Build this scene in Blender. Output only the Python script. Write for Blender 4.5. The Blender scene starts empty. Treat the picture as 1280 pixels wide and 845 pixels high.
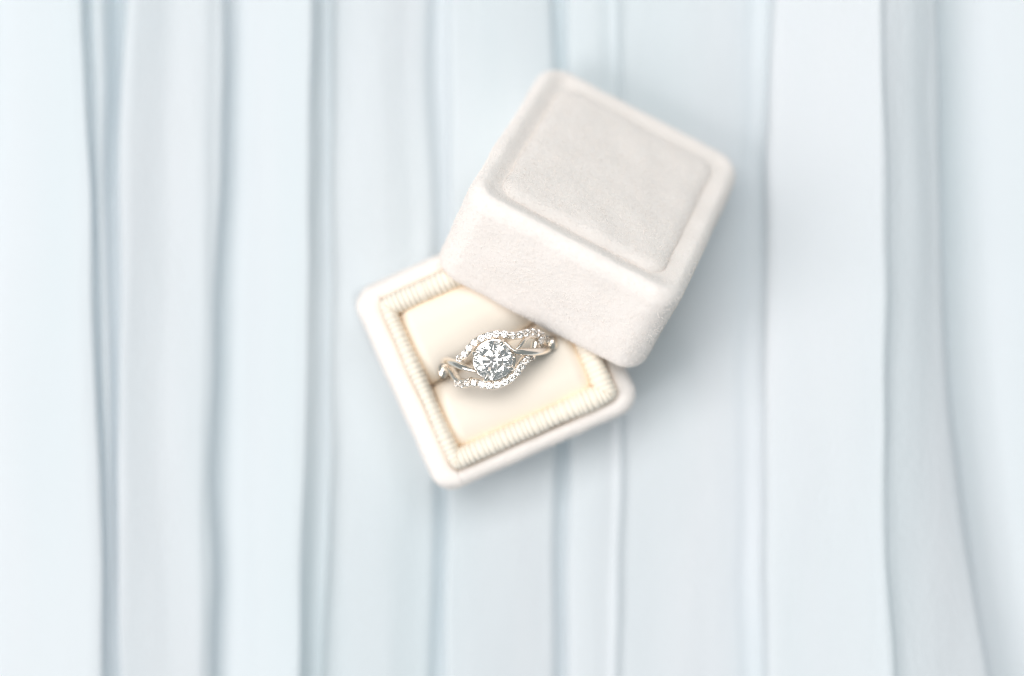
import bpy, math, random
import numpy as np
from mathutils import Vector, Matrix, noise

MM = 0.001
random.seed(7)
rng = np.random.default_rng(11)
scene = bpy.context.scene

# ------------------------------------------------------------------ camera
CAM_H = 372.0
cam_d = bpy.data.cameras.new("camera")
cam_d.sensor_width = 36.0
cam_d.lens = 2409.0 / 1280.0 * 36.0
cam_d.clip_start = 0.005
cam_d.clip_end = 50.0
cam_d.dof.use_dof = True
cam_d.dof.focus_distance = (CAM_H - 35.0) * MM
cam_d.dof.aperture_fstop = 3.1
cam_d.dof.aperture_blades = 0
cam = bpy.data.objects.new("camera", cam_d)
cam.location = (0, 0, CAM_H * MM)
cam.rotation_euler = (0, 0, 0)
scene.collection.objects.link(cam)
scene.camera = cam

# ------------------------------------------------------------------ ambient room light
world = bpy.data.worlds.new("World")
scene.world = world
world.use_nodes = True
bg = world.node_tree.nodes["Background"]
bg.inputs["Color"].default_value = (0.84, 0.96, 1.0, 1)
bg.inputs["Strength"].default_value = 0.265

# ------------------------------------------------------------------ big soft window at the left
def area(name, loc, target, sx, sy, power, col):
    d = bpy.data.lights.new(name, 'AREA')
    d.shape = 'RECTANGLE'
    d.size, d.size_y = sx, sy
    d.energy = power
    d.color = col
    o = bpy.data.objects.new(name, d)
    o.location = loc
    v = Vector(target) - Vector(loc)
    o.rotation_euler = v.to_track_quat('-Z', 'Y').to_euler()
    scene.collection.objects.link(o)
    return o
area("window_light", (-1.08, -0.42, 1.00), (0, 0, 0), 0.80, 0.90, 11.2, (1.0, 0.942, 0.93))
area("ceiling_light", (-0.12, 0.37, 1.10), (0, 0, 0), 1.00, 0.50, 8.3, (1.0, 0.985, 0.97))

scene.view_settings.view_transform = 'Standard'
scene.view_settings.look = 'None'
scene.view_settings.exposure = 0.20
scene.view_settings.gamma = 1.0
scene.view_settings.use_curve_mapping = False
cy = scene.cycles
cy.max_bounces = 24
cy.diffuse_bounces = 16
cy.glossy_bounces = 10
cy.transmission_bounces = 20
cy.caustics_reflective = False
cy.caustics_refractive = False
cy.use_denoising = True
cy.pixel_filter_type = 'BLACKMAN_HARRIS'
cy.filter_width = 1.1
cy.sample_clamp_indirect = 6.0

# ------------------------------------------------------------------ helpers
def mesh_obj(name, verts, faces, mat, parent=None, smooth=True, loc=None):
    me = bpy.data.meshes.new(name)
    me.from_pydata([tuple(v) for v in verts], [], faces)
    me.update()
    if smooth:
        me.polygons.foreach_set("use_smooth", [True] * len(me.polygons))
    if mat:
        me.materials.append(mat)
    o = bpy.data.objects.new(name, me)
    scene.collection.objects.link(o)
    if parent:
        o.parent = parent
    if loc is not None:
        o.location = loc
    return o

def thing(name, label, cat):
    o = bpy.data.objects.new(name, None)
    o.empty_display_size = 0.005
    scene.collection.objects.link(o)
    o["label"] = label
    o["category"] = cat
    return o

def grid_faces(rows, cols, close_c=False, flip=False):
    f = []
    cc = cols if close_c else cols - 1
    for r in range(rows - 1):
        for c in range(cc):
            c2 = (c + 1) % cols
            q = (r * cols + c, r * cols + c2, (r + 1) * cols + c2, (r + 1) * cols + c)
            f.append(q[::-1] if flip else q)
    return f

def pchip(x, y, xs):
    x = np.asarray(x, float); y = np.asarray(y, float)
    h = np.diff(x); d = np.diff(y) / h
    m = np.zeros_like(y)
    for i in range(1, len(x) - 1):
        if d[i - 1] * d[i] > 0:
            w1 = 2 * h[i] + h[i - 1]; w2 = h[i] + 2 * h[i - 1]
            m[i] = (w1 + w2) / (w1 / d[i - 1] + w2 / d[i])
    m[0], m[-1] = d[0], d[-1]
    k = np.clip(np.searchsorted(x, xs, side='right') - 1, 0, len(x) - 2)
    t = (xs - x[k]) / h[k]
    t2, t3 = t * t, t * t * t
    return ((2*t3 - 3*t2 + 1) * y[k] + (t3 - 2*t2 + t) * h[k] * m[k]
            + (-2*t3 + 3*t2) * y[k+1] + (t3 - t2) * h[k] * m[k+1])

def catmull(pts, n):
    P = [Vector(p) for p in pts]
    P = [P[0] * 2 - P[1]] + P + [P[-1] * 2 - P[-2]]
    out = []
    for i in range(1, len(P) - 2):
        for s in range(n):
            t = s / n
            a, b, c, d = P[i-1], P[i], P[i+1], P[i+2]
            out.append(0.5 * ((2*b) + (c - a)*t + (2*a - 5*b + 4*c - d)*t*t + (3*b - a - 3*c + d)*t**3))
    out.append(P[-2].copy())
    return out

# ------------------------------------------------------------------ materials
def mat_base(name):
    m = bpy.data.materials.new(name)
    m.use_nodes = True
    nt = m.node_tree
    return m, nt, nt.nodes["Principled BSDF"]

def velvet_mat(name, col, col2):
    m, nt, b = mat_base(name)
    tc = nt.nodes.new("ShaderNodeTexCoord")
    n1 = nt.nodes.new("ShaderNodeTexNoise"); n1.inputs["Scale"].default_value = 260; n1.inputs["Detail"].default_value = 4
    n2 = nt.nodes.new("ShaderNodeTexNoise"); n2.inputs["Scale"].default_value = 3200; n2.inputs["Detail"].default_value = 2
    nt.links.new(tc.outputs["Object"], n1.inputs["Vector"]); nt.links.new(tc.outputs["Object"], n2.inputs["Vector"])
    mx = nt.nodes.new("ShaderNodeMix"); mx.data_type = 'RGBA'
    mx.inputs["A"].default_value = (*col, 1); mx.inputs["B"].default_value = (*col2, 1)
    nt.links.new(n1.outputs["Fac"], mx.inputs["Factor"])
    nt.links.new(mx.outputs["Result"], b.inputs["Base Color"])
    b.inputs["Roughness"].default_value = 0.95
    b.inputs["Specular IOR Level"].default_value = 0.1
    b.inputs["Sheen Weight"].default_value = 0.35
    b.inputs["Sheen Roughness"].default_value = 0.45
    b.inputs["Sheen Tint"].default_value = (1.0, 0.97, 0.95, 1)
    bp = nt.nodes.new("ShaderNodeBump"); bp.inputs["Strength"].default_value = 0.6; bp.inputs["Distance"].default_value = 0.00012
    nt.links.new(n2.outputs["Fac"], bp.inputs["Height"]); nt.links.new(bp.outputs["Normal"], b.inputs["Normal"])
    return m

M_VELVET = velvet_mat("ivory_velvet", (0.905, 0.850, 0.810), (0.932, 0.885, 0.848))

def satin_mat(name, col, rough, scale, dist):
    m, nt, b = mat_base(name)
    tc = nt.nodes.new("ShaderNodeTexCoord")
    n = nt.nodes.new("ShaderNodeTexNoise"); n.inputs["Scale"].default_value = scale; n.inputs["Detail"].default_value = 3
    nt.links.new(tc.outputs["Object"], n.inputs["Vector"])
    b.inputs["Base Color"].default_value = (*col, 1)
    b.inputs["Roughness"].default_value = rough
    b.inputs["Specular IOR Level"].default_value = 0.25
    b.inputs["Sheen Weight"].default_value = 0.15
    b.inputs["Subsurface Weight"].default_value = 0.0
    b.inputs["Subsurface Radius"].default_value = (1.0, 0.55, 0.2)
    b.inputs["Subsurface Scale"].default_value = 0.0030
    bp = nt.nodes.new("ShaderNodeBump"); bp.inputs["Strength"].default_value = 0.35; bp.inputs["Distance"].default_value = dist
    nt.links.new(n.outputs["Fac"], bp.inputs["Height"]); nt.links.new(bp.outputs["Normal"], b.inputs["Normal"])
    return m
M_CUSHION = satin_mat("cream_suede", (0.93, 0.845, 0.735), 0.8, 900, 0.0001)
M_COLLAR = satin_mat("ivory_grosgrain", (0.935, 0.855, 0.735), 0.6, 1500, 0.00006)
M_LINING = satin_mat("cream_lining", (0.95, 0.84, 0.64), 0.7, 900, 0.0001)

def cloth_mat():
    m, nt, b = mat_base("pale_blue_chiffon")
    tc = nt.nodes.new("ShaderNodeTexCoord")
    n1 = nt.nodes.new("ShaderNodeTexNoise"); n1.inputs["Scale"].default_value = 38; n1.inputs["Detail"].default_value = 2
    mx = nt.nodes.new("ShaderNodeMix"); mx.data_type = 'RGBA'
    mx.inputs["A"].default_value = (0.79, 0.858, 0.884, 1); mx.inputs["B"].default_value = (0.85, 0.877, 0.902, 1)
    mp1 = nt.nodes.new("ShaderNodeMapping"); mp1.inputs["Scale"].default_value = (1.0, 0.14, 1.0)
    nt.links.new(tc.outputs["Object"], mp1.inputs["Vector"]); nt.links.new(mp1.outputs["Vector"], n1.inputs["Vector"])
    mr = nt.nodes.new("ShaderNodeMapRange"); mr.inputs["From Min"].default_value = 0.3; mr.inputs["From Max"].default_value = 0.7
    nt.links.new(n1.outputs["Fac"], mr.inputs["Value"]); nt.links.new(mr.outputs["Result"], mx.inputs["Factor"])
    nt.links.new(mx.outputs["Result"], b.inputs["Base Color"])
    b.inputs["Roughness"].default_value = 0.55
    b.inputs["Specular IOR Level"].default_value = 0.3
    b.inputs["Sheen Weight"].default_value = 0.25
    b.inputs["Sheen Roughness"].default_value = 0.4
    out = nt.nodes["Material Output"]
    tr = nt.nodes.new("ShaderNodeBsdfTranslucent")
    nt.links.new(mx.outputs["Result"], tr.inputs["Color"])
    ms = nt.nodes.new("ShaderNodeMixShader"); ms.inputs[0].default_value = 0.28
    nt.links.new(b.outputs["BSDF"], ms.inputs[1]); nt.links.new(tr.outputs["BSDF"], ms.inputs[2])
    nt.links.new(ms.outputs[0], out.inputs["Surface"])
    # crepe-like weave relief
    n2 = nt.nodes.new("ShaderNodeTexNoise"); n2.inputs["Scale"].default_value = 1300; n2.inputs["Detail"].default_value = 3
    mp = nt.nodes.new("ShaderNodeMapping"); mp.inputs["Scale"].default_value = (1.0, 0.55, 1.0)
    nt.links.new(tc.outputs["Object"], mp.inputs["Vector"]); nt.links.new(mp.outputs["Vector"], n2.inputs["Vector"])
    bp = nt.nodes.new("ShaderNodeBump"); bp.inputs["Strength"].default_value = 0.7; bp.inputs["Distance"].default_value = 0.00025
    nt.links.new(n2.outputs["Fac"], bp.inputs["Height"]); nt.links.new(bp.outputs["Normal"], b.inputs["Normal"]); nt.links.new(bp.outputs["Normal"], tr.inputs["Normal"])
    return m
M_CLOTH = cloth_mat()

def metal_mat(name, col, rough):
    m, nt, b = mat_base(name)
    b.inputs["Base Color"].default_value = (*col, 1)
    b.inputs["Metallic"].default_value = 1.0
    tc = nt.nodes.new("ShaderNodeTexCoord")
    n = nt.nodes.new("ShaderNodeTexNoise"); n.inputs["Scale"].default_value = 900; n.inputs["Detail"].default_value = 2
    r = nt.nodes.new("ShaderNodeMapRange"); r.inputs["To Min"].default_value = rough * 0.7; r.inputs["To Max"].default_value = rough * 1.4
    nt.links.new(tc.outputs["Object"], n.inputs["Vector"]); nt.links.new(n.outputs["Fac"], r.inputs["Value"])
    nt.links.new(r.outputs["Result"], b.inputs["Roughness"])
    return m
M_METAL = metal_mat("white_gold", (0.90, 0.83, 0.75), 0.13)

def diamond_mat():
    m = bpy.data.materials.new("diamond")
    m.use_nodes = True
    nt = m.node_tree
    nt.nodes.clear()
    out = nt.nodes.new("ShaderNodeOutputMaterial")
    g = nt.nodes.new("ShaderNodeBsdfGlass")
    g.inputs["IOR"].default_value = 2.42
    g.inputs["Roughness"].default_value = 0.0
    g.inputs["Color"].default_value = (1.0, 0.992, 0.985, 1)
    nt.links.new(g.outputs[0], out.inputs["Surface"])
    return m
M_DIAMOND = diamond_mat()

# ------------------------------------------------------------------ frames of the box, lid and ring
BASE_ANG = math.radians(24.2)
BASE_C = Vector((-2.95, -2.2, 0.0))
RIM_Z = 23.0
BASE_W = 40.2

LID_R = Matrix(((0.88383827, 0.33796138, 0.32343782),
                (-0.46749972, 0.61367534, 0.63627556),
                (0.01655075, -0.71357178, 0.7003866)))
LID_O = Vector((10.5, 15.8, 42.5))
LID_W, LID_D, LID_H = 41.4, 44.6, 21.2

# ------------------------------------------------------------------ pleated cloth
HALF_L = 65.2        # half of the pleats' described length, mm
CP = [  # where each fold runs (mm across, at the far / middle / near end of the pleat) and its height there (mm)
    (-207.19, -207.19, -207.19, 5, 5, 5), (-190.8, -190.8, -190.8, 7.2, 7.2, 7.2), (-181.32, -181.32, -181.32, 8, 8, 8), (-182.59, -182.59, -182.59, 3, 3, 3),
    (-169.75, -169.75, -169.75, 3.6, 3.6, 3.6), (-158.22, -158.22, -158.22, 5.5, 5.5, 5.5), (-146.89, -146.89, -146.89, 7.2, 7.2, 7.2), (-147.35, -147.35, -147.35, 3, 3, 3),
    (-127.9, -127.9, -127.9, 5.2, 5.2, 5.2), (-115.08, -115.08, -115.08, 7.2, 7.2, 7.2), (-106.13, -106.13, -106.13, 7.8, 7.8, 7.8), (-101.91, -103.13, -104.04, 5.6, 5.6, 5.6),
    (-98.88, -100.96, -102.1, 3.3, 3.5, 3.8), (-97.52, -99.32, -100.52, 3.8, 3.9, 4), (-95.75, -97.58, -98.8, 4.7, 4.7, 4.7), (-87.91, -87.6, -87, 6.9, 6.9, 6.9),
    (-82.83, -80.57, -78.46, 8.6, 8.6, 8.6), (-81.26, -78.92, -76.81, 8.5, 8.5, 8.5), (-81.15, -78.73, -76.69, 7.6, 7.6, 7.6), (-81.48, -78.97, -76.88, 5.8, 5.8, 6),
    (-81.01, -78.53, -76.65, 5.2, 5.4, 5.6), (-79.57, -77.51, -76.16, 6.2, 6.2, 6.2), (-78.5, -76.84, -75.77, 6.9, 6.9, 6.6), (-77.25, -76.14, -75.43, 6.4, 6.6, 6.4),
    (-76.31, -75.79, -75.25, 3.6, 5, 5.4), (-75.61, -75.57, -75.11, 1.8, 4.2, 5), (-74.11, -75.15, -74.78, 2.4, 4.8, 5.4), (-72.46, -74.46, -74.24, 6.8, 7, 7),
    (-71.64, -73.95, -73.78, 7.9, 7.7, 7.4), (-70.45, -72.93, -72.84, 7.8, 7.5, 7.2), (-63.87, -65.41, -65.36, 5.7, 5.5, 5.8), (-58.13, -59.05, -59.35, 5.4, 5.4, 5.4),
    (-56.38, -57.45, -58.21, 4.9, 4.9, 4.9), (-55.66, -56.72, -57.48, 4.7, 4.7, 4.7), (-55.38, -56.37, -57.13, 4, 4, 4), (-55.71, -56.71, -57.47, 1.8, 1.8, 1.8),
    (-55.27, -56.2, -56.97, 1.1, 1.1, 1.1), (-53.51, -54.28, -55.05, 1.8, 1.8, 1.8), (-50.06, -50.51, -50.98, 3.7, 3.7, 3.7), (-45.6, -46.35, -46.81, 5.9, 5.9, 5.9),
    (-39.62, -40.23, -40.98, 7.7, 7.7, 7.7), (-38.4, -39.01, -39.91, 7.8, 7.8, 7.8), (-37.75, -38.35, -39.27, 6.8, 6.8, 6.8), (-37.4, -37.86, -38.78, 5.6, 5.6, 5.6),
    (-36.1, -36.56, -37.63, 4.5, 4.5, 4.5), (-34.95, -35.41, -36.48, 4.3, 4.3, 4.3), (-34.26, -34.72, -35.78, 5.2, 5.2, 5.2), (-33.57, -34.02, -35.08, 4.5, 4.5, 4.5),
    (-32.38, -32.83, -33.75, 4.1, 4.1, 4.1), (-24.46, -24.46, -24.46, 3.7, 3.7, 3.7), (-19.3, -19.3, -19.6, 2.7, 2.7, 3), (-16.12, -16.12, -16.27, 2.2, 2.2, 2.4),
    (-14.49, -14.49, -14.8, 0.6, 0.6, 0.6), (-12.98, -12.98, -13.28, 0, 0, 0), (-12.38, -12.38, -12.69, 1.6, 1.6, 1.6), (-11.77, -11.85, -12.14, 3.7, 3.7, 4),
    (-10.84, -11, -11.3, 4, 4, 4.3), (-4.58, -4.58, -4.89, 3.8, 3.8, 4), (5.06, 5.22, 4.76, 2.9, 2.9, 2.9), (7.53, 7.68, 7.37, 2.5, 2.5, 2.5),
    (8.95, 9.11, 8.72, 0.7, 0.7, 0.7), (10.5, 10.57, 10.19, 0.1, 0.1, 0.1), (11.06, 11.06, 10.75, 2, 2, 2), (11.78, 11.78, 11.48, 3.3, 3.3, 3.3),
    (16.06, 16.06, 15.6, 3.5, 3.5, 3.5), (19.29, 19.29, 18.37, 3.2, 3.2, 3.2), (20.04, 20.04, 19.12, 3.5, 3.5, 3.5), (20.54, 20.54, 19.55, 4.1, 4.1, 4.1),
    (21.41, 21.41, 20.49, 3.6, 3.6, 3.6), (22.95, 22.95, 22.04, 3.3, 3.3, 3.3), (33.68, 33.68, 33.68, 3.3, 3.3, 3.3), (39.07, 37.99, 38.3, 3.1, 3.1, 3.1),
    (43.99, 42.61, 42.92, 2.5, 2.5, 2.5), (47.16, 45.62, 45.93, 1.6, 1.6, 1.6), (49.33, 47.63, 47.87, 1.8, 1.8, 1.8), (49.42, 47.74, 47.97, 4, 4, 4),
    (49.23, 47.57, 47.8, 7.6, 7.6, 7.6), (49.42, 47.69, 47.91, 9.6, 9.6, 9.6), (50.42, 48.77, 48.92, 10.5, 10.5, 10.5), (58.92, 59.07, 59.66, 12.7, 12.7, 12.7),
    (66.11, 66.86, 67.89, 14.9, 14.9, 14.9), (67.35, 68.1, 69.13, 15.4, 15.4, 15.4), (68.13, 68.87, 69.91, 15.2, 15.2, 15.2), (68.76, 69.51, 70.55, 14.6, 14.6, 14.6),
    (70.14, 70.89, 72.22, 14, 14, 14), (73.76, 75.26, 78.98, 13, 13, 13), (76.9, 78.99, 86.77, 11.6, 11.6, 11.6), (78.05, 80.3, 88.24, 11.1, 11.1, 11.1),
    (78.69, 80.94, 88.96, 10.6, 10.6, 10.6), (79.12, 81.39, 89.51, 9.6, 9.6, 9.6), (79.76, 82.03, 90.22, 6.4, 6.4, 6.4), (80.39, 82.83, 91.06, 5.2, 5.2, 5.2),
    (83, 85.59, 93.81, 5.3, 5.3, 5.3), (86.81, 89.39, 97.6, 6, 6, 6), (92.12, 94.38, 101.48, 8.2, 8.2, 8.2), (101.61, 102.8, 108.8, 11, 11, 11),
    (103.21, 104.41, 110.41, 10.6, 10.6, 10.6), (113.96, 113.96, 113.96, 4, 4, 4), (123.94, 123.94, 123.94, 3.4, 3.4, 3.4), (133.84, 133.84, 133.84, 5.6, 5.6, 5.6),
    (143.63, 143.63, 143.63, 7.8, 7.8, 7.8), (146.96, 146.96, 146.96, 3.2, 3.2, 3.2), (161.71, 161.71, 161.71, 4.5, 4.5, 4.5), (176.05, 176.05, 176.05, 6.4, 6.4, 6.4),
    (201.1, 201.1, 201.1, 5, 5, 5),
]
def build_cloth():
    A = np.array(CP, float)
    n = len(A)
    per = 12
    tt = np.linspace(0, n - 1, (n - 1) * per + 1)
    ys = np.linspace(-150, 150, 321)           # mm
    idx = np.arange(n)
    # base and lid footprints for pressing the cloth down
    ca, sa = math.cos(BASE_ANG), math.sin(BASE_ANG)
    q1 = LID_R @ Vector((-LID_W/2, LID_D, -LID_H)) + LID_O
    q2 = LID_R @ Vector((LID_W/2, LID_D, -LID_H)) + LID_O
    rows = []
    for j, y in enumerate(ys):
        s = 0.5 - y / (2 * HALF_L)          # 0 far end, 1 near end
        s = min(1.35, max(-0.35, s))
        l0, l1, l2 = 2*(s-.5)*(s-1), -4*s*(s-1), 2*s*(s-.5)
        px = A[:, 0]*l0 + A[:, 1]*l1 + A[:, 2]*l2
        z = A[:, 3]*l0 + A[:, 4]*l1 + A[:, 5]*l2
        # slow wander along each fold, shared by neighbouring control points
        wob = np.array([noise.noise(Vector((i * 0.13, y * 0.02, 3.1))) for i in idx]) * 1.25
        wob += np.array([noise.noise(Vector((i * 0.30, y * 0.055, 9.7))) for i in idx]) * 0.48
        zw = np.array([noise.noise(Vector((i * 0.22, y * 0.018, 21.0))) for i in idx]) * 0.5
        xs = pchip(idx, px + wob, tt)
        zs = 3.0 + 1.2 * (pchip(idx, z + zw, tt) - 3.0)
        # faint creases and puckers of the cloth itself
        zs = zs + np.array([noise.noise(Vector((x * 0.16, y * 0.035, 33.0))) * 0.16 + noise.noise(Vector((x * 0.45, y * 0.11, 51.0))) * 0.045 for x in xs])
        # press under the box base and the lid's lower edge
        dx, dy = xs - BASE_C.x, y - BASE_C.y
        a = np.abs(dx*ca + dy*sa) - BASE_W/2 + 2.0
        b = np.abs(-dx*sa + dy*ca) - BASE_W/2 + 2.0
        d = np.hypot(np.maximum(a, 0), np.maximum(b, 0)) + np.minimum(np.maximum(a, b), 0)
        cap = 0.15 + 0.5 * np.maximum(d, 0)**2
        zs = np.minimum(zs, cap)
        ux, uy = q2.x - q1.x, q2.y - q1.y
        L2 = ux*ux + uy*uy
        tq = np.clip(((xs - q1.x)*ux + (y - q1.y)*uy) / L2, 0, 1)
        dl = np.hypot(xs - q1.x - tq*ux, y - q1.y - tq*uy)
        rows.append(np.c_[xs, np.full_like(xs, y), zs])
    V = np.concatenate(rows) * MM
    fc = grid_faces(len(ys), len(tt))
    o = mesh_obj("pleated_fabric", V, fc, M_CLOTH)
    o["label"] = "pale blue fabric lying in soft vertical pleats under the ring box"
    o["category"] = "fabric"
    return o
build_cloth()
# unseen table added under the cloth to block ambient light from below
tv, tf = [], []
for z in (-0.009, -0.030):
    tv += [(-.32, -.22, z), (.36, -.22, z), (.36, .22, z), (-.32, .22, z)]
tf = [(0, 1, 2, 3), (7, 6, 5, 4), (0, 4, 5, 1), (1, 5, 6, 2), (2, 6, 7, 3), (3, 7, 4, 0)]
mt, ntt, bt = mat_base("light_block_white")
bt.inputs["Base Color"].default_value = (0.74, 0.76, 0.77, 1); bt.inputs["Roughness"].default_value = 0.5
table = mesh_obj("light_block_tabletop", tv, tf, mt, smooth=False)
table["kind"] = "structure"

# ------------------------------------------------------------------ rounded-rectangle lofts
def rrect(w, h, r, n):
    """closed outline, evenly resampled, counter-clockwise"""
    r = max(0.05, min(r, w/2 - .01, h/2 - .01))
    pts = []
    for cx, cy, a0 in ((w/2-r, h/2-r, 0), (-w/2+r, h/2-r, 90), (-w/2+r, -h/2+r, 180), (w/2-r, -h/2+r, 270)):
        for k in range(13):
            a = math.radians(a0 + 90*k/12)
            pts.append((cx + r*math.cos(a), cy + r*math.sin(a)))
    pts.append(pts[0])
    P = np.array(pts)
    L = np.r_[0, np.cumsum(np.hypot(*np.diff(P, axis=0).T))]
    s = np.linspace(0, L[-1], n, endpoint=False)
    return np.c_[np.interp(s, L, P[:, 0]), np.interp(s, L, P[:, 1])]

def densify(prof, step):
    P = np.array(prof, float)
    L = np.r_[0, np.cumsum(np.hypot(*np.diff(P, axis=0).T))]
    s = np.linspace(0, L[-1], max(2, int(L[-1]/step)))
    return np.c_[pchip(L, P[:, 0], s), pchip(L, P[:, 1], s)]

def loft(w, h, r, prof, n, step, cap_end=True, cap_start=False):
    """prof = (inset, z) from first loop to last"""
    pr = densify(prof, step)
    V = []
    for ins, z in pr:
        o = rrect(w - 2*ins, h - 2*ins, r - 0.75*ins if ins > 0 else r, n)
        V.append(np.c_[o, np.full(n, z)])
    rows = len(pr)
    V = np.concatenate(V)
    F = grid_faces(rows, n, close_c=True)
    if cap_end:
        F.append(tuple(range((rows-1)*n, rows*n)))
    if cap_start:
        F.append(tuple(range(n))[::-1])
    return V, F

def vert_normals(V, F):
    Fq = np.array([f for f in F if len(f) == 4])
    nrm = np.cross(V[Fq[:, 2]] - V[Fq[:, 0]], V[Fq[:, 3]] - V[Fq[:, 1]])
    N = np.zeros_like(V)
    for k in range(4):
        np.add.at(N, Fq[:, k], nrm)
    return N / (np.linalg.norm(N, axis=1, keepdims=True) + 1e-9)

def fuzz(V, F, amp, lump=0.25):
    N = vert_normals(V, F)
    d = rng.normal(0, amp, len(V))
    lum = np.array([noise.noise(Vector(v) * 0.16) * lump + noise.noise(Vector(v) * 0.9) * 0.03 for v in V])
    return V + N * (d + lum)[:, None]

def fibres(V, F, per_mm2, length, name, parent, keep=None):
    """short pile standing on a quad surface: thin leaning slivers"""
    Fq = np.array([f for f in F if len(f) == 4])
    a, b, c, d = (V[Fq[:, k]] for k in range(4))
    nr = np.cross(c - a, d - b)
    ar = np.linalg.norm(nr, axis=1) / 2
    nr = nr / (2*ar[:, None] + 1e-9)
    if keep is not None:
        ar = np.where(keep((a + c) / 2, nr), ar, 0)
    n = int(ar.sum() * per_mm2)
    pick = rng.choice(len(Fq), n, p=ar/ar.sum())
    u, v = rng.random((2, n, 1))
    P = (a[pick]*(1-u) + b[pick]*u)*(1-v) + (d[pick]*(1-u) + c[pick]*u)*v
    dirv = nr[pick] + rng.normal(0, 0.42, (n, 3))
    dirv /= np.linalg.norm(dirv, axis=1, keepdims=True)
    side = np.cross(dirv, rng.normal(0, 1, (n, 3)))
    side /= np.linalg.norm(side, axis=1, keepdims=True) + 1e-9
    ln = length * rng.uniform(0.5, 1.25, (n, 1))
    wd = 0.04
    VV = np.empty((n*3, 3))
    VV[0::3] = P - side*wd - dirv*0.05; VV[1::3] = P + side*wd - dirv*0.05; VV[2::3] = P + dirv*ln
    me = bpy.data.meshes.new(name)
    me.vertices.add(n*3); me.vertices.foreach_set("co", (VV*MM).ravel())
    me.loops.add(n*3); me.loops.foreach_set("vertex_index", np.arange(n*3))
    me.polygons.add(n); me.polygons.foreach_set("loop_start", np.arange(n)*3)
    me.update(calc_edges=True)
    me.materials.append(M_VELVET)
    o = bpy.data.objects.new(name, me)
    scene.collection.objects.link(o)
    o.parent = parent
    o["kind"] = "stuff"
    return o

# ------------------------------------------------------------------ the box base
base = thing("ring_box", "open ivory velvet ring box base with ribbed cream collar and two cushions", "ring box")
base.location = BASE_C * MM
base.rotation_euler = (0, 0, BASE_ANG)
RV = 4.0
prof = [(3.5, 0.05), (1.2, 0.0), (0.35, 0.5), (0.0, 1.6), (0.0, 11.0), (0.0, RIM_Z-2.6), (0.35, RIM_Z-1.0), (1.15, RIM_Z-0.2),
        (1.9, RIM_Z), (2.5, RIM_Z-0.12), (2.95, RIM_Z-0.55), (3.2, RIM_Z-2.0)]
V, F = loft(BASE_W, BASE_W, RV, prof, 620, 0.25, cap_end=False, cap_start=True)
V = fuzz(V, F, 0.022, 0.22)
lft = V[:, 0] + BASE_W/2                          # the rim is broader on the left
V[:, 0] += np.where((V[:, 2] > RIM_Z - 2.6) & (V[:, 0] < 0), 1.05*np.clip((lft - 0.8)/2.2, 0, 1)*np.clip((4.5 - lft)/0.8, 0, 1), 0)
shell = mesh_obj("velvet_shell", V*MM, F, M_VELVET, base)
fibres(V, F, 14, 0.34, "velvet_pile", shell, keep=lambda c, n: c[:, 2] > 8)

# tray floor under the cushions
V, F = loft(BASE_W-6.6, BASE_W-6.6, 1.5, [(0.0, 14.0), (0.3, 14.2), (2.0, 14.3)], 64, 0.6, cap_end=True)
mesh_obj("tray_floor", V*MM, F, M_LINING, base)

# ribbed collar
def build_collar():
    ow, oh = BASE_W - 7.3, BASE_W - 6.3       # outer size
    th = 3.35
    top = RIM_Z + 3.3
    # profile: (inset, z)
    prof = np.array([(0.0, 17.5), (0.0, 21.0), (0.05, top-1.9), (0.30, top-0.9), (0.85, top-0.25), (1.6, top), (2.4, top-0.12), (3.05, top-0.6),
                     (3.45, top-1.4), (3.68, top-2.6), (th, top-4.5), (th, 15.0)])
    pr = densify(prof, 0.32)
    # profile normals
    tg = np.gradient(pr, axis=0)
    nz = np.c_[-tg[:, 1], tg[:, 0]]
    nz /= np.linalg.norm(nz, axis=1, keepdims=True)
    G = (1.0, 1.0, 1.0, 0.70)                                    # relative wall thickness of near, right, far, left side
    ribs = 34                                                    # on each side
    n = ribs * 8 + 1
    VV, FF, off = [], [], 0
    for k in range(4):
        hx, hy = (ow/2, oh/2) if k % 2 == 0 else (oh/2, ow/2)
        ca, sa = math.cos(k*math.pi/2), math.sin(k*math.pi/2)
        g, gl, gr = G[k], G[k-1], G[(k+1) % 4]
        t = np.linspace(-hx, hx, n)
        ph = rng.normal(0, 0.14, ribs + 1)                       # uneven rib spacing
        hh = rng.uniform(0.75, 1.12, ribs + 1)                   # and height
        q = np.linspace(0, ribs, n)
        warp = q + np.interp(q, np.arange(ribs + 1), ph)
        edge = np.clip((hx - np.abs(t)) / 1.0, 0, 1)
        rib = (np.sqrt(np.abs(np.sin(math.pi * warp))) - 0.6) * hh[np.clip(np.floor(warp), 0, ribs).astype(int)] * edge
        sag = np.array([noise.noise(Vector((x*0.14, k*5.0, 4.0))) for x in t]) * 0.3 * edge
        amp = 0.34 * rib + sag
        for (ins, z), (ni, nzz) in zip(pr, nz):
            x = np.clip(t, -(hx - ins*gl), hx - ins*gr)
            y = np.full(n, hy - ins*g)
            r = 1.7 - 0.42 * ins
            if r > 0.1:                                          # soften the corner
                hi = hx - ins*np.where(t > 0, gr, gl)
                a = np.clip((np.abs(x) - (hi - r)) / r, 0, 1)
                x = np.where(a > 0, np.sign(x) * (hi - r + r*a*math.sqrt(0.5)), x)
                y = np.where(a > 0, hy - ins*g - r + r*np.sqrt(1 - a*a/2), y)
            y = -(y - ni * amp)
            VV.append(np.c_[x*ca - y*sa + 0.5, x*sa + y*ca, z + nzz * amp])
        FF += [tuple(i + off for i in f) for f in grid_faces(len(pr), n)]
        off += len(pr) * n
    return np.concatenate(VV), FF
V, F = build_collar()
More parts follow.
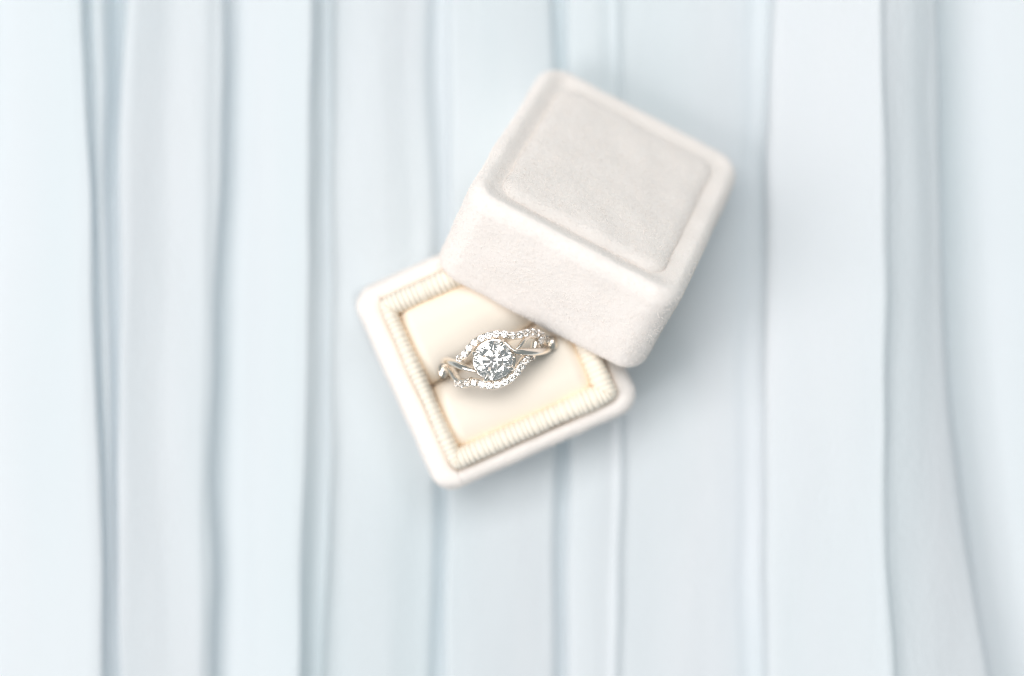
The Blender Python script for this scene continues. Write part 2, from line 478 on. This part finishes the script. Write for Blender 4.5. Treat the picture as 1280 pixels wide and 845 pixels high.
mesh_obj("ribbed_collar", V*MM, F, M_COLLAR, base)

# two cushions with the ring slot between them (heights in base coordinates)
OW, OH = 26.9, 27.1
def slot_b(a):
    return 0.45 + 0.125 * a
def build_cushion(upper):
    na, nb = 150, 90
    rows = []
    top = 25.7
    # parameters across each column: bottom edge -> top edge with rolled sides
    for j in range(nb):
        q = j/(nb-1)
        for i in range(na):
            p = i/(na-1)
            a = -OW/2 + OW*p
            if upper:
                b0, b1 = slot_b(a) + 0.22, OH/2
            else:
                b0, b1 = -OH/2, slot_b(a) - 0.22
            u = 2*q - 1
            # arc-length-like spacing near both rolled edges
            b = (b0 + b1)/2 + (b1 - b0)/2 * math.sin(u*math.pi/2)
            pe = 2*p - 1
            a2 = OW/2 * math.sin(pe*math.pi/2)
            if upper:
                b0, b1 = slot_b(a2) + 0.15, OH/2
            else:
                b0, b1 = -OH/2, slot_b(a2) - 0.15
            b = (b0 + b1)/2 + (b1 - b0)/2 * math.sin(u*math.pi/2)
            ds = min(b - b0, 7.0) if upper else min(b1 - b, 7.0)     # distance to the slot
            dc = (b1 - b) if upper else (b - b0)                    # to the collar
            de = OW/2 - abs(a2)
            def roll(d, r, h):
                if d >= r: return 0.0
                t = 1 - d/r
                return h * (1 - math.sqrt(max(0.0, 1 - t*t)))
            z = top - roll(ds, 7.0, 5.0) - roll(dc, 4.5, 3.2) - roll(de, 2.4, 2.8)
            z += 0.28 * noise.noise(Vector((a2*0.14, b*0.14, 2.0 if upper else 7.0)))
            rows.append((a2, b, max(z, 13.0)))
    return np.array(rows), grid_faces(nb, na)
for up in (True, False):
    V, F = build_cushion(up)
    mesh_obj("cushion", V*MM, F, M_CUSHION, base)

# ------------------------------------------------------------------ the lid
lid = thing("ring_box_cover", "ivory velvet lid with raised padded top leaning tilted across the open box", "box lid")
M4 = LID_R.to_4x4()
lid.matrix_world = Matrix.Translation(LID_O*MM) @ M4
oy = LID_D/2                      # lid centre in its own frame
H = LID_H
RV = 5.0
RV = 4.8
prof = [(3.4, -H+3.0), (3.2, -H+0.8), (2.6, -H+0.15), (1.7, -H), (0.8, -H+0.2), (0.2, -H+0.9), (0.0, -H+2.0), (0.0, -H/2), (0.0, -3.4), (0.28, -1.95),
        (0.95, -0.85), (1.8, -0.40), (2.6, -0.58), (3.5, -0.98), (4.5, -1.35), (5.6, -1.45)]
V, F = loft(LID_W, LID_D, RV, prof, 640, 0.24, cap_end=False)
V[:, 1] += oy
V = fuzz(V, F, 0.020, 0.24)
lshell = mesh_obj("velvet_shell", V*MM, F, M_VELVET, lid)
fibres(V, F, 20, 0.32, "velvet_pile", lshell, keep=lambda c, n: (c[:, 2] > -24))
# padded top panel
def build_pad():
    ins, r, n = 4.6, 3.6, 190
    w, h = LID_W - 2*ins, LID_D - 2*ins
    g = np.sin(np.linspace(-1, 1, n) * math.pi/2 * 0.92) / math.sin(math.pi/2 * 0.92)
    V = []
    for gy in g:
        for gx in g:
            x, y = gx*w/2, gy*h/2
            a = (abs(x) - (w/2 - r)) / r
            b = (abs(y) - (h/2 - r)) / r
            if a > 0 and b > 0:
                a2, b2 = a*math.sqrt(1 - b*b/2), b*math.sqrt(1 - a*a/2)
                x = math.copysign(w/2 - r + r*a2, x); y = math.copysign(h/2 - r + r*b2, y)
                i = r*(1 - math.hypot(a2, b2))
            else:
                i = r*(1 - max(a, b))
            i = max(i, 0.0)
            z = -1.75 + 1.35*math.sqrt(max(0, 1 - (1 - min(i/2.4, 1))**2)) + 0.5*(1 - math.exp(-i/5.0))
            V.append((x, y, z))
    return np.array(V), grid_faces(n, n)
V, F = build_pad()
V[:, 1] += oy
V = fuzz(V, F, 0.03, 0.3)
pad = mesh_obj("top_panel", V*MM, F, M_VELVET, lid)
fibres(V, F, 20, 0.40, "velvet_pile", pad)
# lining inside the lid
V, F = loft(LID_W-6.4, LID_D-6.4, 1.8, [(0.0, -H+0.9), (0.15, -H+4), (0.2, -6.0), (0.8, -3.6), (3.0, -3.2)], 96, 0.6, cap_end=True)
V[:, 1] += oy
mesh_obj("lining", V*MM, F, M_LINING, lid)

# ------------------------------------------------------------------ the ring
RING_TOP = 35.0
RR = 10.6                 # radius of the band's centre line
DROP = 1.5                # girdle of the stone above the centre line's crown
TILT = math.radians(4.5)
ring = thing("diamond_ring", "white gold ring with round diamond and twisted pave band standing between cream cushions", "ring")
ring.location = Vector((-3.28, -3.9, RING_TOP)) * MM
ring.rotation_euler = (Matrix.Rotation(math.radians(12), 3, 'Z') @ Matrix.Rotation(-TILT, 3, 'Y')).to_euler()

def depth(x):
    x = max(-RR*0.999, min(RR*0.999, x))
    return RR - math.sqrt(RR*RR - x*x)
def on_ring(u, v, lift=0.0):
    """plan position -> point on the band's cylinder and its outward direction"""
    x = u
    for _ in range(12):
        x = 0.5*x + 0.5*(u - math.sin(TILT)*(depth(x) + DROP - lift))
    x = max(-RR*0.997, min(RR*0.997, x))
    th = math.asin(x/RR)
    r = RR + lift
    return Vector((math.sin(th)*r, v, math.cos(th)*r - RR - DROP)), Vector((math.sin(th), 0, math.cos(th)))

def sweep(pts, ups, widths, heights, name, mat, parent, seg=14, power=2.6):
    P = [Vector(p) for p in pts]
    V, n = [], len(P)
    for i in range(n):
        t = (P[min(i+1, n-1)] - P[max(i-1, 0)]).normalized()
        up = (ups[i] - t*ups[i].dot(t)).normalized()
        sd = t.cross(up)
        for k in range(seg):
            a = 2*math.pi*k/seg
            c, s = math.cos(a), math.sin(a)
            e = 2/power
            V.append(P[i] + sd*(math.copysign(abs(c)**e, c)*widths[i]/2) + up*(math.copysign(abs(s)**e, s)*heights[i]/2))
    F = grid_faces(n, seg, close_c=True)
    F.append(tuple(range(seg))[::-1]); F.append(tuple(range((n-1)*seg, n*seg)))
    return mesh_obj(name, [v*MM for v in V], F, mat, parent)

UP = [(-5.6, 1.5), (-4.5, 2.15), (-3.35, 3.2), (-2.07, 3.97), (-0.7, 4.30), (0.79, 4.42), (2.28, 4.25), (3.61, 3.70), (4.98, 3.42), (6.24, 3.44),
      (7.41, 3.45), (8.70, 2.95), (9.73, 2.10), (10.55, 1.25), (11.30, 0.45)]
LO = [(8.99, 1.61), (8.67, 0.58), (7.94, -0.48), (6.7, -0.95), (5.7, -1.05), (4.78, -1.72), (3.75, -2.78), (2.38, -3.76), (0.93, -4.18), (-0.56, -4.36),
      (-1.98, -4.1), (-3.15, -3.5), (-4.3, -3.08), (-5.5, -3.0), (-6.62, -3.0), (-7.49, -2.25), (-8.1, -1.2), (-8.7, -0.1), (-9.4, 0.9)]
def lift_u(u):   # halo stays nearly flat round the stone and sinks onto the band further out
    return 0.25 + 0.35*min(1.0, (u/5.0)**2) if abs(u) < 5 else 0.6 - 0.12*(abs(u) - 5)
def strand(pts, name, w, h, extra=None, sub=6):
    fine = catmull([(p[0], p[1], (extra[i] if extra else 0.0)) for i, p in enumerate(pts)], sub)
    P, U = [], []
    for f in fine:
        p, up = on_ring(f.x, f.y, lift_u(f.x) + f.z - h/2 - 0.22)
        P.append(p); U.append(up)
    n = len(P)
    return P, U, sweep(P, U, [w]*n, [h]*n, name, M_METAL, ring)

_, _, s_up = strand(UP, "pave_strand", 1.5, 1.5)
lo_extra = [-0.25, -0.5, -0.8, -0.55, -0.2] + [0.0]*14
_, _, s_lo = strand(LO, "pave_strand", 1.5, 1.5, lo_extra)

def taper_strand(pts, extra, widths, h, name):
    fine = catmull([(p[0], p[1], e) for p, e in zip(pts, extra)], 10)
    wf = np.interp(np.linspace(0, len(pts)-1, len(fine)), range(len(pts)), widths)
    P, U = [], []
    for f in fine:
        p, up = on_ring(f.x, f.y, lift_u(f.x) + f.z - h/2)
        P.append(p); U.append(up)
    return sweep(P, U, list(wf), [h]*len(P), name, M_METAL, ring, seg=18, power=2.3)
taper_strand([(3.3, 1.35), (3.96, 0.72), (5.5, 0.30), (7.81, -0.12), (9.9, -0.15), (11.4, 0.45)], [0.45, 0.5, 0.5, 0.35, 0.2, 0.0],
             [0.7, 1.1, 1.35, 1.45, 1.4, 1.6], 1.4, "polished_strand")
# inner polished edge of the upper right opening
taper_strand([(4.0, 0.9), (5.0, 1.55), (6.1, 2.35), (7.2, 2.75), (8.5, 2.35)], [0.35, 0.25, 0.15, 0.05, -0.1], [0.6, 0.75, 0.75, 0.7, 0.5], 1.2, "polished_rail")
taper_strand([(-3.3, -1.3), (-4.0, -0.85), (-5.61, 0.10), (-7.22, 1.04), (-8.53, 1.52), (-9.7, 1.25)], [0.35, 0.45, 0.5, 0.4, 0.25, 0.0],
             [0.6, 0.9, 1.2, 1.35, 1.5, 1.7], 1.5, "polished_strand")
taper_strand([(-4.5, -2.3), (-4.95, -2.35), (-5.7, -2.4), (-6.7, -2.1), (-7.4, -1.3)], [0.25, 0.2, 0.15, 0.05, -0.1], [0.45, 0.5, 0.5, 0.45, 0.4], 1.2, "polished_rail")

# the shank going down between the cushions and round
pp, uu, wd, ht = [], [], [], []
a0, a1 = math.radians(70), math.radians(290)
for i in range(70):
    t = i/69
    th = a0 + (a1 - a0)*t
    v = 0.75*math.cos(math.pi*t)**3 * 0.6 + 0.35
    pp.append(Vector((math.sin(th)*RR, v, math.cos(th)*RR - RR - DROP)))
    uu.append(Vector((math.sin(th), 0, math.cos(th))))
    e = abs(2*t - 1)
    wd.append(1.9 + 0.7*e**4); ht.append(1.55)
sweep(pp, uu, wd, ht, "shank", M_METAL, ring, seg=16, power=2.6)

# brilliant-cut stones
def brilliant(r, table=0.56, ch=0.30, pd=0.86, gth=0.035):
    V, F = [], []
    def add(rad, a, z):
        V.append((r*rad*math.cos(a), r*rad*math.sin(a), r*z)); return len(V)-1
    q = math.pi/4
    T = [add(table, q*i, ch) for i in range(8)]
    rm = 0.775
    zm = ch*(1 - rm*math.cos(q/2))/(1 - table)
    Mi = [add(rm, q*(i+.5), zm) for i in range(8)]
    G = [add(1.0, q*i/2, 0.0) for i in range(16)]
    G2 = [add(1.0, q*i/2, -gth) for i in range(16)]
    rp = 0.24
    zp = -gth - pd*(1 - rp*math.cos(q/2))
    PM = [add(rp, q*(i+.5), zp) for i in range(8)]
    cu = add(0, 0, -gth - pd)
    F.append(tuple(T))
    for i in range(8):
        j = (i+1) % 8
        F.append((T[i], Mi[i], T[j]))
        F.append((T[i], Mi[i-1], G[2*i], Mi[i]))
        F.append((Mi[i], G[2*i], G[2*i+1])); F.append((Mi[i], G[2*i+1], G[(2*i+2) % 16]))
        F.append((PM[i], G2[2*i+1], G2[2*i])); F.append((PM[i], G2[(2*i+2) % 16], G2[2*i+1]))
        F.append((cu, PM[i], G2[2*i], PM[i-1]))
    for i in range(16):
        j = (i+1) % 16
        F.append((G[i], G2[i], G2[j], G[j]))
    return [(x*MM, y*MM, z*MM) for x, y, z in V], F

R_C = 3.48
v_, f_ = brilliant(R_C)
cst = mesh_obj("center_diamond", v_, f_, M_DIAMOND, ring, smooth=False)
cst.rotation_euler = (math.radians(2.0), 0, math.radians(9))
cst["label"] = "large round brilliant center diamond"

v_, f_ = brilliant(0.65, ch=0.26, pd=0.80)
small = bpy.data.meshes.new("accent_diamond")
small.from_pydata(v_, [], f_); small.materials.append(M_DIAMOND)
bead_V, bead_F = {}, {}
def ico(c, r, V, F):
    phi = (1+5**.5)/2
    vs = [(-1,phi,0),(1,phi,0),(-1,-phi,0),(1,-phi,0),(0,-1,phi),(0,1,phi),(0,-1,-phi),(0,1,-phi),(phi,0,-1),(phi,0,1),(-phi,0,-1),(-phi,0,1)]
    fs = [(0,11,5),(0,5,1),(0,1,7),(0,7,10),(0,10,11),(1,5,9),(5,11,4),(11,10,2),(10,7,6),(7,1,8),(3,9,4),(3,4,2),(3,2,6),(3,6,8),(3,8,9),(4,9,5),(2,4,11),(6,2,10),(8,6,7),(9,8,1)]
    o = len(V)
    for q in vs:
        V.append((c + Vector(q).normalized()*r)*MM)
    F += [tuple(o+i for i in f) for f in fs]
def pave(pts, parent, extra=None, skip=()):
    V, F = [], []
    nodes = []
    fine = []
    for f in catmull([(p[0], p[1], (extra[i] if extra else 0.0)) for i, p in enumerate(pts)], 24):
        fine.append(on_ring(f.x, f.y, lift_u(f.x) + f.z + 0.12))
    acc, nextd = 0.0, 0.0
    for k, (q, up) in enumerate(fine):
        if k:
            acc += (q - fine[k-1][0]).length
        if acc >= nextd:
            nodes.append((q, up)); nextd += 1.43
    for i, (q, up) in enumerate(nodes):
        if i in skip: continue
        o = bpy.data.objects.new("accent_diamond", small)
        scene.collection.objects.link(o)
        o.parent = parent
        o.location = q*MM
        rot = up.to_track_quat('Z', 'Y').to_matrix()
        o.rotation_euler = (rot @ Matrix.Rotation(random.uniform(0, .78), 3, 'Z') @ Matrix.Rotation(random.uniform(-.09, .09), 3, 'X')).to_euler()
    for (q, up), (q2, up2) in zip(nodes, nodes[1:]):
        t = (q2 - q).normalized(); u = (up + up2).normalized(); s = t.cross(u)
        m = (q + q2)/2
        for sg in (-1, 1):
            ico(m + s*sg*0.50 + u*0.02, 0.13, V, F)
    mesh_obj("bead_setting", V, F, M_METAL, parent)
pave(UP[:-1], s_up)
pave(LO[:-3], s_lo, lo_extra, skip=(2,))

# claws holding the centre stone, and the basket rim under it
for (u, v) in ((2.19, 2.76), (2.78, -2.0), (-1.9, -2.95), (-3.3, 2.1)):
    a = math.atan2(v, u)
    d = Vector((math.cos(a), math.sin(a), 0))
    pts = [d*1.7 + Vector((0, 0, -3.4)), d*2.7 + Vector((0, 0, -1.8)), d*(R_C+.22) + Vector((0, 0, -0.4)), d*(R_C+.16) + Vector((0, 0, 0.25)),
           d*(R_C-.25) + Vector((0, 0, 0.62)), d*(R_C-.72) + Vector((0, 0, 0.72))]
    fine = catmull(pts, 6)
    n = len(fine)
    ws = list(np.interp(np.linspace(0, 1, n), [0, .5, .8, 1], [0.75, 0.8, 0.8, 0.42]))
    tang = Vector((-math.sin(a), math.cos(a), 0))
    sweep(fine, [tang.cross((fine[min(i+1, n-1)] - fine[max(i-1, 0)]).normalized()) for i in range(n)], ws, [w*0.8 for w in ws], "claw", M_METAL, ring, seg=12, power=2.1)
def torus_path(r, z, k=48):
    return [Vector((r*math.cos(2*math.pi*i/k), r*math.sin(2*math.pi*i/k), z)) for i in range(k+1)]
tp = torus_path(2.75, -1.5)
sweep(tp, [Vector((0, 0, 1))]*len(tp), [0.6]*len(tp), [0.6]*len(tp), "basket_rim", M_METAL, ring, seg=10)
tp = torus_path(3.35, -2.0, 64)
sweep(tp, [Vector((0, 0, 1))]*len(tp), [1.1]*len(tp), [0.6]*len(tp), "gallery_rim", M_METAL, ring, seg=10)
